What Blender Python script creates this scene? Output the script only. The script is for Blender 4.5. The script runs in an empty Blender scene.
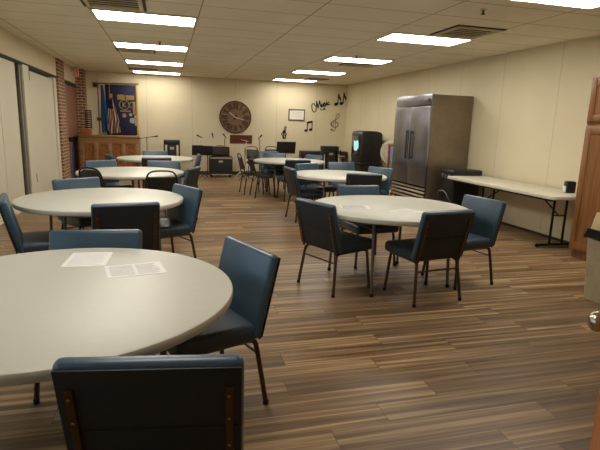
import bpy, bmesh, math, random
from mathutils import Vector, Matrix, Euler
random.seed(7)
PI = math.pi
scene = bpy.context.scene
col = scene.collection

# ------------------------------------------------------------------ room sizes
CEIL = 2.724          # ceiling height
XR, XL = 5.323, -2.236
YB = 14.45            # far wall
YF = -1.6             # wall behind the camera

# ------------------------------------------------------------------ materials
def lin(c):
    def f(v):
        v /= 255.0
        return v/12.92 if v <= 0.04045 else ((v+0.055)/1.055)**2.4
    return (f(c[0]), f(c[1]), f(c[2]), 1)

def mat(name, rgb, rough=0.5, metal=0.0, var=0.10, scale=8.0, bump=0.0, bscale=60.0, stretch=(1,1,1), emit=None, spec=None, coat=0):
    m = bpy.data.materials.new(name); m.use_nodes = True
    nt = m.node_tree; N = nt.nodes; L = nt.links
    b = N['Principled BSDF']
    b.inputs['Roughness'].default_value = rough
    b.inputs['Metallic'].default_value = metal
    if spec is not None: b.inputs['Specular IOR Level'].default_value = spec
    if coat: b.inputs['Coat Weight'].default_value = coat
    tc = N.new('ShaderNodeTexCoord'); mp = N.new('ShaderNodeMapping')
    mp.inputs['Scale'].default_value = stretch
    L.new(tc.outputs['Object'], mp.inputs['Vector'])
    no = N.new('ShaderNodeTexNoise'); no.inputs['Scale'].default_value = scale; no.inputs['Detail'].default_value = 4
    L.new(mp.outputs['Vector'], no.inputs['Vector'])
    rp = N.new('ShaderNodeValToRGB')
    c = lin(rgb)
    rp.color_ramp.elements[0].position = 0.3; rp.color_ramp.elements[1].position = 0.7
    rp.color_ramp.elements[0].color = tuple(v*(1-var) for v in c[:3])+(1,)
    rp.color_ramp.elements[1].color = tuple(min(1, v*(1+var)) for v in c[:3])+(1,)
    L.new(no.outputs['Fac'], rp.inputs['Fac'])
    L.new(rp.outputs['Color'], b.inputs['Base Color'])
    if bump:
        n2 = N.new('ShaderNodeTexNoise'); n2.inputs['Scale'].default_value = bscale; n2.inputs['Detail'].default_value = 3
        L.new(mp.outputs['Vector'], n2.inputs['Vector'])
        bp = N.new('ShaderNodeBump'); bp.inputs['Strength'].default_value = bump; bp.inputs['Distance'].default_value = 0.004
        L.new(n2.outputs['Fac'], bp.inputs['Height']); L.new(bp.outputs['Normal'], b.inputs['Normal'])
    if emit:
        b.inputs['Emission Color'].default_value = lin(emit[0]); b.inputs['Emission Strength'].default_value = emit[1]
    return m

def wood(name, dark, light, axis='z', scale=3.0, rough=0.4):
    st = {'x': (0.6, 9, 9), 'y': (9, 0.6, 9), 'z': (9, 9, 0.6)}[axis]
    m = mat(name, light, rough, var=0.0, scale=scale, stretch=st, bump=0.05, bscale=12)
    rp = [n for n in m.node_tree.nodes if n.type == 'VALTORGB'][0]
    rp.color_ramp.elements[0].color = lin(dark); rp.color_ramp.elements[1].color = lin(light)
    [n for n in m.node_tree.nodes if n.type == 'TEX_NOISE'][0].inputs['Distortion'].default_value = 0.8
    return m

def math_node(nt, op, a, b=None):
    n = nt.nodes.new('ShaderNodeMath'); n.operation = op
    for i, v in enumerate((a, b)):
        if v is None: continue
        if isinstance(v, (int, float)): n.inputs[i].default_value = v
        else: nt.links.new(v, n.inputs[i])
    return n.outputs[0]

def floor_material():
    m = bpy.data.materials.new('vinyl_planks'); m.use_nodes = True
    nt = m.node_tree; N = nt.nodes; L = nt.links; b = N['Principled BSDF']
    tc = N.new('ShaderNodeTexCoord'); sp = N.new('ShaderNodeSeparateXYZ'); L.new(tc.outputs['Object'], sp.inputs[0])
    W, LEN = 0.172, 1.22
    ry = math_node(nt, 'DIVIDE', sp.outputs['Y'], W)
    row = math_node(nt, 'FLOOR', ry); fy = math_node(nt, 'FRACT', ry)
    wn = N.new('ShaderNodeTexWhiteNoise'); wn.noise_dimensions = '1D'; L.new(row, wn.inputs['W'])
    rx = math_node(nt, 'ADD', math_node(nt, 'DIVIDE', sp.outputs['X'], LEN), wn.outputs['Value'])
    cl = math_node(nt, 'FLOOR', rx); fx = math_node(nt, 'FRACT', rx)
    cb = N.new('ShaderNodeCombineXYZ'); L.new(row, cb.inputs[0]); L.new(cl, cb.inputs[1])
    w2 = N.new('ShaderNodeTexWhiteNoise'); w2.noise_dimensions = '2D'; L.new(cb.outputs[0], w2.inputs['Vector'])
    # grain: long bands along the plank, different in every plank
    def grain(sx, sy, scale, detail, dist, off):
        gv = N.new('ShaderNodeCombineXYZ')
        L.new(math_node(nt, 'MULTIPLY', sp.outputs['X'], sx), gv.inputs[0])
        L.new(math_node(nt, 'MULTIPLY', sp.outputs['Y'], sy), gv.inputs[1])
        L.new(math_node(nt, 'MULTIPLY', w2.outputs['Value'], off), gv.inputs[2])
        g = N.new('ShaderNodeTexNoise'); g.inputs['Scale'].default_value = scale; g.inputs['Detail'].default_value = detail
        g.inputs['Distortion'].default_value = dist; L.new(gv.outputs[0], g.inputs['Vector']); return g.outputs['Fac']
    g1 = grain(0.50, 20, 1.0, 2, 0.5, 60)
    g2 = grain(1.6, 75, 1.0, 4, 0.2, 90)
    mix = math_node(nt, 'ADD', math_node(nt, 'MULTIPLY', g1, 0.72), math_node(nt, 'MULTIPLY', g2, 0.28))
    mix = math_node(nt, 'ADD', mix, math_node(nt, 'MULTIPLY', math_node(nt, 'SUBTRACT', w2.outputs['Value'], 0.5), 0.07))
    rp = N.new('ShaderNodeValToRGB'); e = rp.color_ramp.elements
    e[0].position = 0.32; e[0].color = lin((82, 62, 43))
    e[1].position = 0.70; e[1].color = lin((190, 160, 117))
    for p, c in ((0.43, (105, 82, 57)), (0.50, (123, 97, 69)), (0.57, (145, 119, 85))):
        k = e.new(p); k.color = lin(c)
    L.new(mix, rp.inputs['Fac'])
    # plank joints
    ed = math_node(nt, 'MINIMUM', math_node(nt, 'MULTIPLY', math_node(nt, 'MINIMUM', fy, math_node(nt, 'SUBTRACT', 1.0, fy)), W),
                   math_node(nt, 'MULTIPLY', math_node(nt, 'MINIMUM', fx, math_node(nt, 'SUBTRACT', 1.0, fx)), LEN))
    jt = math_node(nt, 'LESS_THAN', ed, 0.0016)
    mx = N.new('ShaderNodeMix'); mx.data_type = 'RGBA'
    L.new(jt, mx.inputs['Factor']); L.new(rp.outputs['Color'], mx.inputs['A']); mx.inputs['B'].default_value = lin((74, 56, 43))
    L.new(mx.outputs['Result'], b.inputs['Base Color'])
    b.inputs['Roughness'].default_value = 0.42
    b.inputs['Specular IOR Level'].default_value = 0.4
    return m

def tile_material():
    m = bpy.data.materials.new('ceiling_tiles'); m.use_nodes = True
    nt = m.node_tree; N = nt.nodes; L = nt.links; b = N['Principled BSDF']
    tc = N.new('ShaderNodeTexCoord'); sp = N.new('ShaderNodeSeparateXYZ'); L.new(tc.outputs['Object'], sp.inputs[0])
    def edge(sock, off, step, w):
        f = math_node(nt, 'FRACT', math_node(nt, 'DIVIDE', math_node(nt, 'ADD', sock, off), step))
        d = math_node(nt, 'MULTIPLY', math_node(nt, 'MINIMUM', f, math_node(nt, 'SUBTRACT', 1.0, f)), step)
        return math_node(nt, 'LESS_THAN', d, w)
    ex = edge(sp.outputs['X'], 0.82, 1.22, 0.008)
    ey = edge(sp.outputs['Y'], -6.35+12.2, 0.61, 0.008)
    e = math_node(nt, 'MAXIMUM', ex, ey)
    no = N.new('ShaderNodeTexNoise'); no.inputs['Scale'].default_value = 2.0; no.inputs['Detail'].default_value = 5
    L.new(tc.outputs['Object'], no.inputs['Vector'])
    rp = N.new('ShaderNodeValToRGB')
    rp.color_ramp.elements[0].position = 0.3; rp.color_ramp.elements[0].color = lin((226, 220, 200))
    rp.color_ramp.elements[1].position = 0.7; rp.color_ramp.elements[1].color = lin((234, 228, 209))
    L.new(no.outputs['Fac'], rp.inputs['Fac'])
    mx = N.new('ShaderNodeMix'); mx.data_type = 'RGBA'
    L.new(e, mx.inputs['Factor']); L.new(rp.outputs['Color'], mx.inputs['A']); mx.inputs['B'].default_value = lin((168, 154, 124))
    L.new(mx.outputs['Result'], b.inputs['Base Color'])
    b.inputs['Roughness'].default_value = 0.9
    n2 = N.new('ShaderNodeTexNoise'); n2.inputs['Scale'].default_value = 90
    L.new(tc.outputs['Object'], n2.inputs['Vector'])
    bp = N.new('ShaderNodeBump'); bp.inputs['Strength'].default_value = 0.2; bp.inputs['Distance'].default_value = 0.004
    L.new(n2.outputs['Fac'], bp.inputs['Height']); L.new(bp.outputs['Normal'], b.inputs['Normal'])
    return m

def panel_material(name, rgb, axis, off, step=1.22):
    """painted wall board with thin vertical joints"""
    m = mat(name, rgb, 0.6, var=0.03, scale=1.5)
    nt = m.node_tree; N = nt.nodes; L = nt.links; b = N['Principled BSDF']
    tc = [n for n in N if n.type == 'TEX_COORD'][0]; rp = [n for n in N if n.type == 'VALTORGB'][0]
    sp = N.new('ShaderNodeSeparateXYZ'); L.new(tc.outputs['Object'], sp.inputs[0])
    f = math_node(nt, 'FRACT', math_node(nt, 'DIVIDE', math_node(nt, 'ADD', sp.outputs[axis], off), step))
    d = math_node(nt, 'MULTIPLY', math_node(nt, 'MINIMUM', f, math_node(nt, 'SUBTRACT', 1.0, f)), step)
    e = math_node(nt, 'LESS_THAN', d, 0.006)
    mx = N.new('ShaderNodeMix'); mx.data_type = 'RGBA'
    L.new(e, mx.inputs['Factor']); L.new(rp.outputs['Color'], mx.inputs['A'])
    mx.inputs['B'].default_value = lin(tuple(v*0.88 for v in rgb))
    L.new(mx.outputs['Result'], b.inputs['Base Color'])
    return m

def brick_material():
    m = bpy.data.materials.new('brick'); m.use_nodes = True
    nt = m.node_tree; N = nt.nodes; L = nt.links; b = N['Principled BSDF']
    tc = N.new('ShaderNodeTexCoord'); sp = N.new('ShaderNodeSeparateXYZ'); L.new(tc.outputs['Object'], sp.inputs[0])
    cb = N.new('ShaderNodeCombineXYZ')
    L.new(math_node(nt, 'ADD', sp.outputs['X'], sp.outputs['Y']), cb.inputs[0]); L.new(sp.outputs['Z'], cb.inputs[1])
    br = N.new('ShaderNodeTexBrick'); L.new(cb.outputs[0], br.inputs['Vector'])
    br.inputs['Scale'].default_value = 1.0; br.inputs['Brick Width'].default_value = 0.20; br.inputs['Row Height'].default_value = 0.072
    br.inputs['Mortar Size'].default_value = 0.012
    br.inputs['Color1'].default_value = lin((140, 92, 66)); br.inputs['Color2'].default_value = lin((104, 70, 52))
    br.inputs['Mortar'].default_value = lin((180, 158, 128))
    L.new(br.outputs['Color'], b.inputs['Base Color']); b.inputs['Roughness'].default_value = 0.85
    bp = N.new('ShaderNodeBump'); bp.invert = True; bp.inputs['Strength'].default_value = 0.5; bp.inputs['Distance'].default_value = 0.01
    L.new(br.outputs['Fac'], bp.inputs['Height']); L.new(bp.outputs['Normal'], b.inputs['Normal'])
    return m

def emission_mat(name, rgb, strength):
    m = bpy.data.materials.new(name); m.use_nodes = True
    b = m.node_tree.nodes['Principled BSDF']
    b.inputs['Base Color'].default_value = (0.8, 0.8, 0.8, 1)
    b.inputs['Emission Color'].default_value = lin(rgb); b.inputs['Emission Strength'].default_value = strength
    return m

M = {}
M['floor'] = floor_material()
M['ceiling'] = tile_material()
M['wall_r'] = panel_material('cream_wall_board_right', (217, 206, 174), 'Y', -5.91+12.2)
M['wall_b'] = panel_material('cream_wall_board_back', (215, 204, 173), 'X', 0.51+12.2)
M['wall'] = mat('cream_paint', (212, 200, 168), 0.6, var=0.03, scale=1.5)
M['partition'] = mat('pale_partition', (208, 202, 180), 0.5, var=0.03, scale=1.2)
M['grey_trim'] = mat('grey_weatherstrip', (128, 120, 108), 0.6)
M['dark'] = mat('dark_gap', (28, 24, 22), 0.7)
M['base'] = mat('dark_baseboard', (70, 58, 48), 0.5)
M['brick'] = brick_material()
M['door_wood'] = wood('door_veneer', (122, 84, 66), (150, 108, 86), 'z')
M['cab_wood'] = wood('cabinet_oak', (110, 70, 36), (140, 94, 52), 'z', 3.2, 0.38)
M['piano_wood'] = wood('piano_wood', (118, 84, 48), (152, 112, 66), 'x', 3.0, 0.35)
M['burl'] = mat('burl_veneer', (136, 84, 38), 0.35, var=0.4, scale=14)
M['box_wood'] = wood('box_wood', (132, 72, 40), (168, 100, 60), 'x')
M['red_wood'] = wood('reddish_wood', (120, 58, 34), (158, 84, 50), 'z')
M['vinyl'] = mat('blue_vinyl', (50, 76, 94), 0.34, var=0.10, scale=5, bump=0.08, bscale=140, spec=0.6)
M['vinyl_seat'] = mat('dark_blue_vinyl', (48, 62, 74), 0.42, var=0.10, scale=5, bump=0.08, bscale=140)
M['vinyl_back'] = mat('navy_fabric', (30, 33, 38), 0.55, var=0.12, scale=30, bump=0.1, bscale=200)
M['bronze'] = mat('bronze_tube', (84, 62, 46), 0.38, 0.55, var=0.12, scale=20)
M['bolt'] = mat('worn_brass', (140, 110, 76), 0.35, 0.8)
M['black_metal'] = mat('black_tube', (26, 25, 26), 0.4, 0.3)
M['black_vinyl'] = mat('black_vinyl', (20, 20, 23), 0.45, var=0.15, scale=20, bump=0.08, bscale=140)
M['brown_vinyl'] = mat('dark_brown_vinyl', (32, 27, 24), 0.45, var=0.15, scale=20)
M['rubber'] = mat('black_rubber', (18, 18, 18), 0.7)
M['table_top'] = mat('speckled_plastic', (188, 187, 174), 0.42, var=0.015, scale=40, bump=0.05, bscale=220)
M['table_top_long'] = mat('pale_plastic', (206, 201, 184), 0.42, var=0.015, scale=40, bump=0.05, bscale=220)
M['table_leg'] = mat('grey_enamel', (106, 100, 92), 0.4, 0.3)
M['paper'] = mat('white_paper', (226, 224, 220), 0.7, var=0.01)
M['ink'] = mat('grey_ink', (188, 186, 184), 0.8)
M['steel'] = mat('brushed_steel', (146, 148, 156), 0.27, 0.92, var=0.04, scale=3, stretch=(1, 1, 40))
M['steel_side'] = mat('dull_steel', (140, 128, 110), 0.40, 0.8, var=0.12, scale=4)
M['chrome'] = mat('satin_nickel', (190, 180, 165), 0.22, 1.0, var=0.02)
M['black'] = mat('black_plastic', (24, 23, 24), 0.42, var=0.1)
M['grille'] = mat('black_grille', (30, 28, 28), 0.7, var=0.4, scale=120)
M['amp_cloth'] = mat('dark_grille_cloth', (62, 52, 50), 0.8, var=0.3, scale=80)
M['gloss_black'] = mat('glossy_black', (16, 16, 18), 0.10, var=0.05, coat=0.5)
M['silver'] = mat('silver_badge', (190, 186, 178), 0.3, 0.7)
M['white_metal'] = mat('white_enamel', (214, 208, 192), 0.4)
M['mahogany'] = wood('mahogany_desk', (78, 38, 26), (112, 58, 40), 'x')
M['clock_wood'] = wood('weathered_clock_wood', (98, 70, 44), (136, 102, 68), 'x', 3.0, 0.5)
M['clock_dark'] = mat('dark_iron', (42, 32, 26), 0.5, 0.4)
M['sheet_metal'] = mat('dark_sheet_metal', (28, 25, 24), 0.5, 0.3)
M['pewter'] = mat('pewter_wire', (140, 126, 98), 0.4, 0.5)
M['banner'] = mat('navy_cloth', (16, 21, 56), 0.7, var=0.15)
M['gold'] = mat('gold_cloth', (190, 158, 84), 0.55, var=0.2, scale=40)
M['patch'] = mat('pale_patch', (196, 190, 176), 0.7)
M['pink_patch'] = mat('pink_patch', (196, 140, 140), 0.7)
M['flag_blue'] = mat('blue_cloth', (64, 108, 168), 0.6, var=0.15)
M['flag_red'] = mat('red_cloth', (140, 48, 40), 0.7, var=0.1)
M['flag_white'] = mat('white_cloth', (216, 202, 184), 0.7, var=0.05)
M['flag_navy'] = mat('flag_navy', (26, 30, 62), 0.7)
M['pole'] = wood('pole_wood', (96, 60, 34), (130, 84, 48), 'z')
M['plaque'] = mat('brown_plaque', (84, 48, 32), 0.5)
M['vent'] = mat('beige_vent', (196, 184, 150), 0.5)
M['vent_dark'] = mat('vent_shadow', (58, 46, 30), 0.7)
M['light_frame'] = mat('troffer_frame', (200, 190, 164), 0.5)
M['exit'] = mat('pinkish_sign', (214, 172, 148), 0.5)
M['bin'] = mat('beige_bin_plastic', (176, 164, 134), 0.5)
M['bin_lid'] = mat('beige_lid_plastic', (188, 172, 128), 0.5)
M['bag'] = mat('black_bin_bag', (20, 20, 22), 0.3, var=0.1)
M['orange_wood'] = wood('honey_door_wood', (150, 84, 34), (178, 108, 50), 'z', 3, 0.35)
M['blue_bit'] = mat('faded_blue_cloth', (104, 132, 168), 0.7)
M['frame_grey'] = mat('grey_frame', (92, 84, 74), 0.4)
M['light'] = emission_mat('lit_diffuser', (255, 248, 236), 15.5)
M['fringe'] = mat('yellow_fringe', (214, 178, 74), 0.5, var=0.15, scale=40)
M['lavender'] = mat('lavender_daylight', (92, 84, 108), 0.4)
M['dull_gold'] = mat('dull_gold_thread', (150, 124, 66), 0.6, var=0.2, scale=40)
M['light_dim'] = emission_mat('dimmed_lit_diffuser', (255, 246, 232), 10.0)  # same panel with emission turned down to keep parts of the room darker
M['cream_metal'] = mat('cream_enamel', (226, 220, 204), 0.4)
M['window_reflection'] = mat('pale_glowing_reflection', (150, 200, 210), 0.2, emit=((150, 205, 215), 0.6))  # emissive colour imitating a bright window reflected in the cabinet

# ------------------------------------------------------------------ mesh helpers
class MB:
    def __init__(s): s.bm = bmesh.new(); s.mi = 0
    def _tag(s, before):
        for f in s.bm.faces:
            if f.index == -1 or f not in before: f.material_index = s.mi
    def add(s, other_fn):
        tmp = bmesh.new(); other_fn(tmp)
        for f in tmp.faces: f.material_index = s.mi
        me = bpy.data.meshes.new('tmp'); tmp.to_mesh(me); tmp.free()
        s.bm.from_mesh(me); bpy.data.meshes.remove(me); return s
    def box(s, lo, hi, r=0.0, seg=2, mtx=None):
        def f(bm):
            c = [(a+b)/2 for a, b in zip(lo, hi)]; d = [max(1e-4, b-a) for a, b in zip(lo, hi)]
            bmesh.ops.create_cube(bm, size=1, matrix=Matrix.Translation(c) @ Matrix.Diagonal((*d, 1)))
            if r: bmesh.ops.bevel(bm, geom=bm.edges[:], offset=min(r, min(d)*0.49), segments=seg, affect='EDGES', profile=0.5)
            if mtx: bmesh.ops.transform(bm, matrix=mtx, verts=bm.verts)
        return s.add(f)
    def tube(s, pts, r, n=8, closed=False, caps=True, flat=None):
        pts = [Vector(p) for p in pts]
        def f(bm):
            rings = []; k = len(pts)
            up0 = Vector((0, 0, 1))
            nrm = None
            for i, p in enumerate(pts):
                if closed: t = (pts[(i+1) % k]-pts[i-1])
                else: t = pts[min(i+1, k-1)]-pts[max(i-1, 0)]
                t.normalize()
                if nrm is None:
                    a = up0 if abs(t.z) < 0.9 else Vector((1, 0, 0))
                    nrm = t.cross(a).normalized()
                else:
                    nrm = (nrm - t*nrm.dot(t)).normalized()
                bn = t.cross(nrm)
                rr = r[i] if isinstance(r, (list, tuple)) else r
                rings.append([bm.verts.new(p+nrm*(rr*math.cos(2*PI*j/n))+bn*(rr*(flat or 1)*math.sin(2*PI*j/n))) for j in range(n)])
            for i in range(k if closed else k-1):
                a, b = rings[i], rings[(i+1) % k]
                for j in range(n): bm.faces.new((a[j], a[(j+1) % n], b[(j+1) % n], b[j]))
            if caps and not closed:
                bm.faces.new(rings[0][::-1]); bm.faces.new(rings[-1])
            bmesh.ops.recalc_face_normals(bm, faces=bm.faces)
        return s.add(f)
    def lathe(s, prof, n=32, mtx=None):
        def f(bm):
            rings = []
            for (r, z) in prof:
                if r < 1e-6: rings.append([bm.verts.new((0, 0, z))])
                else: rings.append([bm.verts.new((r*math.cos(2*PI*j/n), r*math.sin(2*PI*j/n), z)) for j in range(n)])
            for a, b in zip(rings, rings[1:]):
                for j in range(n):
                    q = [a[j % len(a)], a[(j+1) % len(a)], b[(j+1) % len(b)], b[j % len(b)]]
                    u = []
                    for v in q:
                        if v not in u: u.append(v)
                    if len(u) > 2: bm.faces.new(u)
            bmesh.ops.recalc_face_normals(bm, faces=bm.faces)
            if mtx: bmesh.ops.transform(bm, matrix=mtx, verts=bm.verts)
        return s.add(f)
    def cyl(s, c, r, h, n=20, axis='z', bev=0.0):
        rot = {'z': Matrix(), 'x': Matrix.Rotation(PI/2, 4, 'Y'), 'y': Matrix.Rotation(-PI/2, 4, 'X')}[axis]
        b = min(bev, r*0.5, h*0.4)
        prof = [(0, 0), (r-b, 0), (r, b), (r, h-b), (r-b, h), (0, h)] if b else [(0, 0), (r, 0), (r, h), (0, h)]
        return s.lathe(prof, n, Matrix.Translation(c) @ rot)
    def prism(s, poly, h, mtx=None, bev=0.0):
        """polygon in local xy pushed up by h"""
        def f(bm):
            a = [bm.verts.new((x, y, 0)) for x, y in poly]; b = [bm.verts.new((x, y, h)) for x, y in poly]
            k = len(poly)
            bm.faces.new(a[::-1]); bm.faces.new(b)
            for i in range(k): bm.faces.new((a[i], a[(i+1) % k], b[(i+1) % k], b[i]))
            bmesh.ops.recalc_face_normals(bm, faces=bm.faces)
            if bev: bmesh.ops.bevel(bm, geom=bm.edges[:], offset=bev, segments=2, affect='EDGES', profile=0.5)
            if mtx: bmesh.ops.transform(bm, matrix=mtx, verts=bm.verts)
        return s.add(f)
    def xf(s, mtx): bmesh.ops.transform(s.bm, matrix=mtx, verts=s.bm.verts); return s
    def build(s, name, m, parent=None, smooth=True, loc=None, rot=None):
        me = bpy.data.meshes.new(name)
        if smooth:
            for f in s.bm.faces: f.smooth = True
            for e in s.bm.edges:
                if len(e.link_faces) == 2 and e.calc_face_angle(0) > math.radians(38): e.smooth = False
        s.bm.to_mesh(me); s.bm.free()
        for mm in (m if isinstance(m, (list, tuple)) else [m]): me.materials.append(mm)
        o = bpy.data.objects.new(name, me); col.objects.link(o)
        if parent: o.parent = parent
        if loc: o.location = loc
        if rot: o.rotation_euler = rot
        return o

def tag(o, label=None, cat=None, group=None, kind=None):
    if label: o['label'] = label
    if cat: o['category'] = cat
    if group: o['group'] = group
    if kind: o['kind'] = kind
    return o

def thing(name, label, cat, loc=(0, 0, 0), rz=0.0, group=None):
    o = bpy.data.objects.new(name, None); o.empty_display_size = 0.1; col.objects.link(o)
    o.location = loc; o.rotation_euler = (0, 0, rz)
    return tag(o, label, cat, group)

def dup(root, loc, rz, label, group=None):
    r = root.copy(); col.objects.link(r); r.location = loc; r.rotation_euler = (0, 0, rz)
    r['label'] = label
    if group: r['group'] = group
    for ch in list(root.children):
        c = ch.copy(); col.objects.link(c); c.parent = r
        for g in ch.children:
            d = g.copy(); col.objects.link(d); d.parent = c
    return r

def struct(name, mb, m, parent=None, smooth=False):
    o = mb.build(name, m, parent, smooth=smooth)
    if not parent: o['kind'] = 'structure'
    return o

def spline(pts, k=8, closed=False):
    pts = [Vector(p) for p in pts]; n = len(pts); out = []
    rng = range(n) if closed else range(n-1)
    for i in rng:
        if closed: p0, p1, p2, p3 = pts[i-1], pts[i], pts[(i+1) % n], pts[(i+2) % n]
        else: p0, p1, p2, p3 = pts[max(i-1, 0)], pts[i], pts[i+1], pts[min(i+2, n-1)]
        for j in range(k):
            t = j/k
            out.append(0.5*((2*p1)+(p2-p0)*t+(2*p0-5*p1+4*p2-p3)*t*t+(3*p1-p0-3*p2+p3)*t**3))
    if not closed: out.append(pts[-1])
    return out

# ------------------------------------------------------------------ the room
struct('floor', MB().box((-3.2, YF, -0.1), (5.6, 14.7, 0)), M['floor'])
struct('ceiling', MB().box((-3.2, YF, CEIL), (5.6, 14.7, CEIL+0.1)), M['ceiling'])
struct('wall_right', MB().box((XR, 0.2, 0), (XR+0.12, 14.7, CEIL)), M['wall_r'])
struct('wall_back', MB().box((-3.2, YB, 0), (XR, YB+0.12, CEIL)), M['wall_b'])
struct('baseboard_right', MB().box((XR-0.012, 4.8, 0), (XR, YB, 0.035)), M['base'])
struct('baseboard_back', MB().box((-2.03, YB-0.015, 0), (XR, YB, 0.10)), M['base'])
# left side: header over a folding partition, a brick pier, a recessed door, a second pier
struct('wall_left', MB().box((-2.40, 5.0, 2.36), (XL, 14.10, CEIL)), M['wall'])
struct('trim_1', MB().box((-2.42, 5.0, 2.31), (-2.25, 11.80, 2.36)), M['dark'])
p = struct('door_1', MB().box((-2.34, 5.0, 0.02), (-2.27, 7.98, 2.31), 0.004).box((-2.34, 8.0, 0.02), (-2.27, 8.86, 2.31), 0.004), M['partition'])
struct('trim_2', MB().box((-2.36, 8.86, 0), (-2.30, 9.06, 2.31)), M['dark'])
struct('trim_3', MB().box((-2.36, 9.06, 0), (-2.262, 9.12, 2.32), 0.006).box((-2.36, 9.13, 0), (-2.252, 9.20, 2.32), 0.006), M['grey_trim'])
d2 = struct('door_2', MB().box((-2.40, 9.22, 0.01), (-2.244, 9.58, 2.33), 0.004).box((-2.40, 9.60, 0.01), (-2.28, 11.58, 2.27), 0.004), M['partition'])
hb = MB()
for z in (0.35, 2.10): hb.box((-2.285, 9.575, z), (-2.240, 9.605, z+0.16), 0.004)
hb.build('hinge', M['bronze'], d2)
struct('trim_4', MB().box((-2.36, 11.58, 0), (-2.25, 11.80, 2.31), 0.004), M['partition'])
struct('wall_pier_near', MB().box((-2.45, 11.80, 0), (-2.20, 12.46, CEIL)), M['brick'])
struct('wall_pier_far', MB().box((-2.45, 14.10, 0), (-2.03, YB, CEIL)), M['brick'])
struct('trim_5', MB().box((-2.42, 12.46, 2.26), (-2.23, 14.10, 2.34)).box((-2.42, 12.46, 0), (-2.26, 12.66, 2.3)), M['dark'])
d3 = struct('door_3', MB().box((-2.30, 12.66, 0.01), (-2.25, 14.09, 2.27), 0.004), M['door_wood'])
MB().box((-2.25, 12.80, 0.94), (-2.20, 13.95, 1.04), 0.01).build('push_bar', M['black_metal'], d3)
MB().box((-2.252, 12.86, 0.10), (-2.244, 13.50, 0.84), 0.002).build('daylight_reflection', M['lavender'], d3)  # daylight reflected low on the door, painted as a lavender plate
struct('wall_left_rear', MB().box((-3.2, 11.7, 0), (-2.45, 11.75, CEIL)), M['wall'])
struct('baseboard_left', MB().box((-2.27, 5.0, 0), (-2.25, 8.86, 0.05)).box((-2.27, 9.5, 0), (-2.25, 11.5, 0.05)), M['white_metal'])
# left wall nearer than the picture's edge, with two windows; wall behind the camera
wl = MB()
wy = [(0.2, 1.9), (2.7, 4.4)]
wl.box((-2.40, YF, 0), (XL, 5.0, 0.95)).box((-2.40, YF, 2.2), (XL, 5.0, CEIL))
wl.box((-2.40, YF, 0.95), (XL, 0.2, 2.2)).box((-2.40, 1.9, 0.95), (XL, 2.7, 2.2)).box((-2.40, 4.4, 0.95), (XL, 5.0, 2.2))
struct('wall_left_near', wl, M['wall'])
for i, (a, b) in enumerate(wy):
    fr = MB()
    fr.box((-2.36, a, 0.95), (-2.28, a+0.05, 2.2)).box((-2.36, b-0.05, 0.95), (-2.28, b, 2.2))
    fr.box((-2.36, a, 0.95), (-2.28, b, 1.0)).box((-2.36, a, 2.15), (-2.28, b, 2.2)).box((-2.35, (a+b)/2-0.02, 1.0), (-2.29, (a+b)/2+0.02, 2.15))
    struct('window_%d' % (i+1), fr, M['white_metal'])
struct('wall_front', MB().box((-2.40, YF-0.12, 0), (0.90, YF, CEIL)), M['wall'])
struct('wall_front_right', MB().box((0.78, 0.22, 0), (XR+0.12, 0.34, CEIL)).box((0.78, YF, 0), (0.90, 0.22, CEIL)), M['wall'])

# ------------------------------------------------------------------ ceiling fittings
def ceiling_light(x, y, label, diff='light'):
    t = thing('ceiling_light', label, 'light', (x, y, CEIL), 0, 'fluorescent ceiling panels')
    f = MB()
    f.box((0, 0, -0.016), (1.22, 0.03, -0.001)).box((0, 0.58, -0.016), (1.22, 0.61, -0.001)).box((0, 0.03, -0.016), (0.03, 0.58, -0.001)).box((1.19, 0.03, -0.016), (1.22, 0.58, -0.001))
    f.build('frame', M['light_frame'], t)
    MB().box((0.03, 0.03, -0.013), (1.19, 0.58, -0.002)).build('diffuser', M[diff], t)
    return t
LXL, LXR = -0.82, 2.89
for k, y in enumerate((6.35, 8.79, 11.23, 13.50)):
    ceiling_light(LXL, y, ['nearest of the four lit ceiling panels in the left row, beside the big vent', 'second lit ceiling panel of the left row, just before a slim vent',
                           'third lit ceiling panel of the left row, counting from the front', 'farthest lit ceiling panel of the left row, next to the back wall'][k], 'light_dim' if k == 3 else 'light')
for k, y in enumerate((3.68, 6.22, 8.70, 11.15, 13.45)):
    ceiling_light(LXR, y, ['lit ceiling panel cut off by the top edge of the picture on the right', 'large lit ceiling panel beside the square return vent on the right',
                           'lit ceiling panel above the big refrigerator, in the middle of the right row', 'lit ceiling panel of the right row over the music lettering, second from the back wall',
                           'farthest lit ceiling panel of the right row, above the framed notice'][k], 'light_dim' if k == 4 else 'light')
ceiling_light(LXL, 3.91, 'lit ceiling panel of the left row above the nearest table, out of the picture')
ceiling_light(LXL, 1.47, 'lit ceiling panel of the left row above the camera, out of the picture', 'light_dim')

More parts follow.
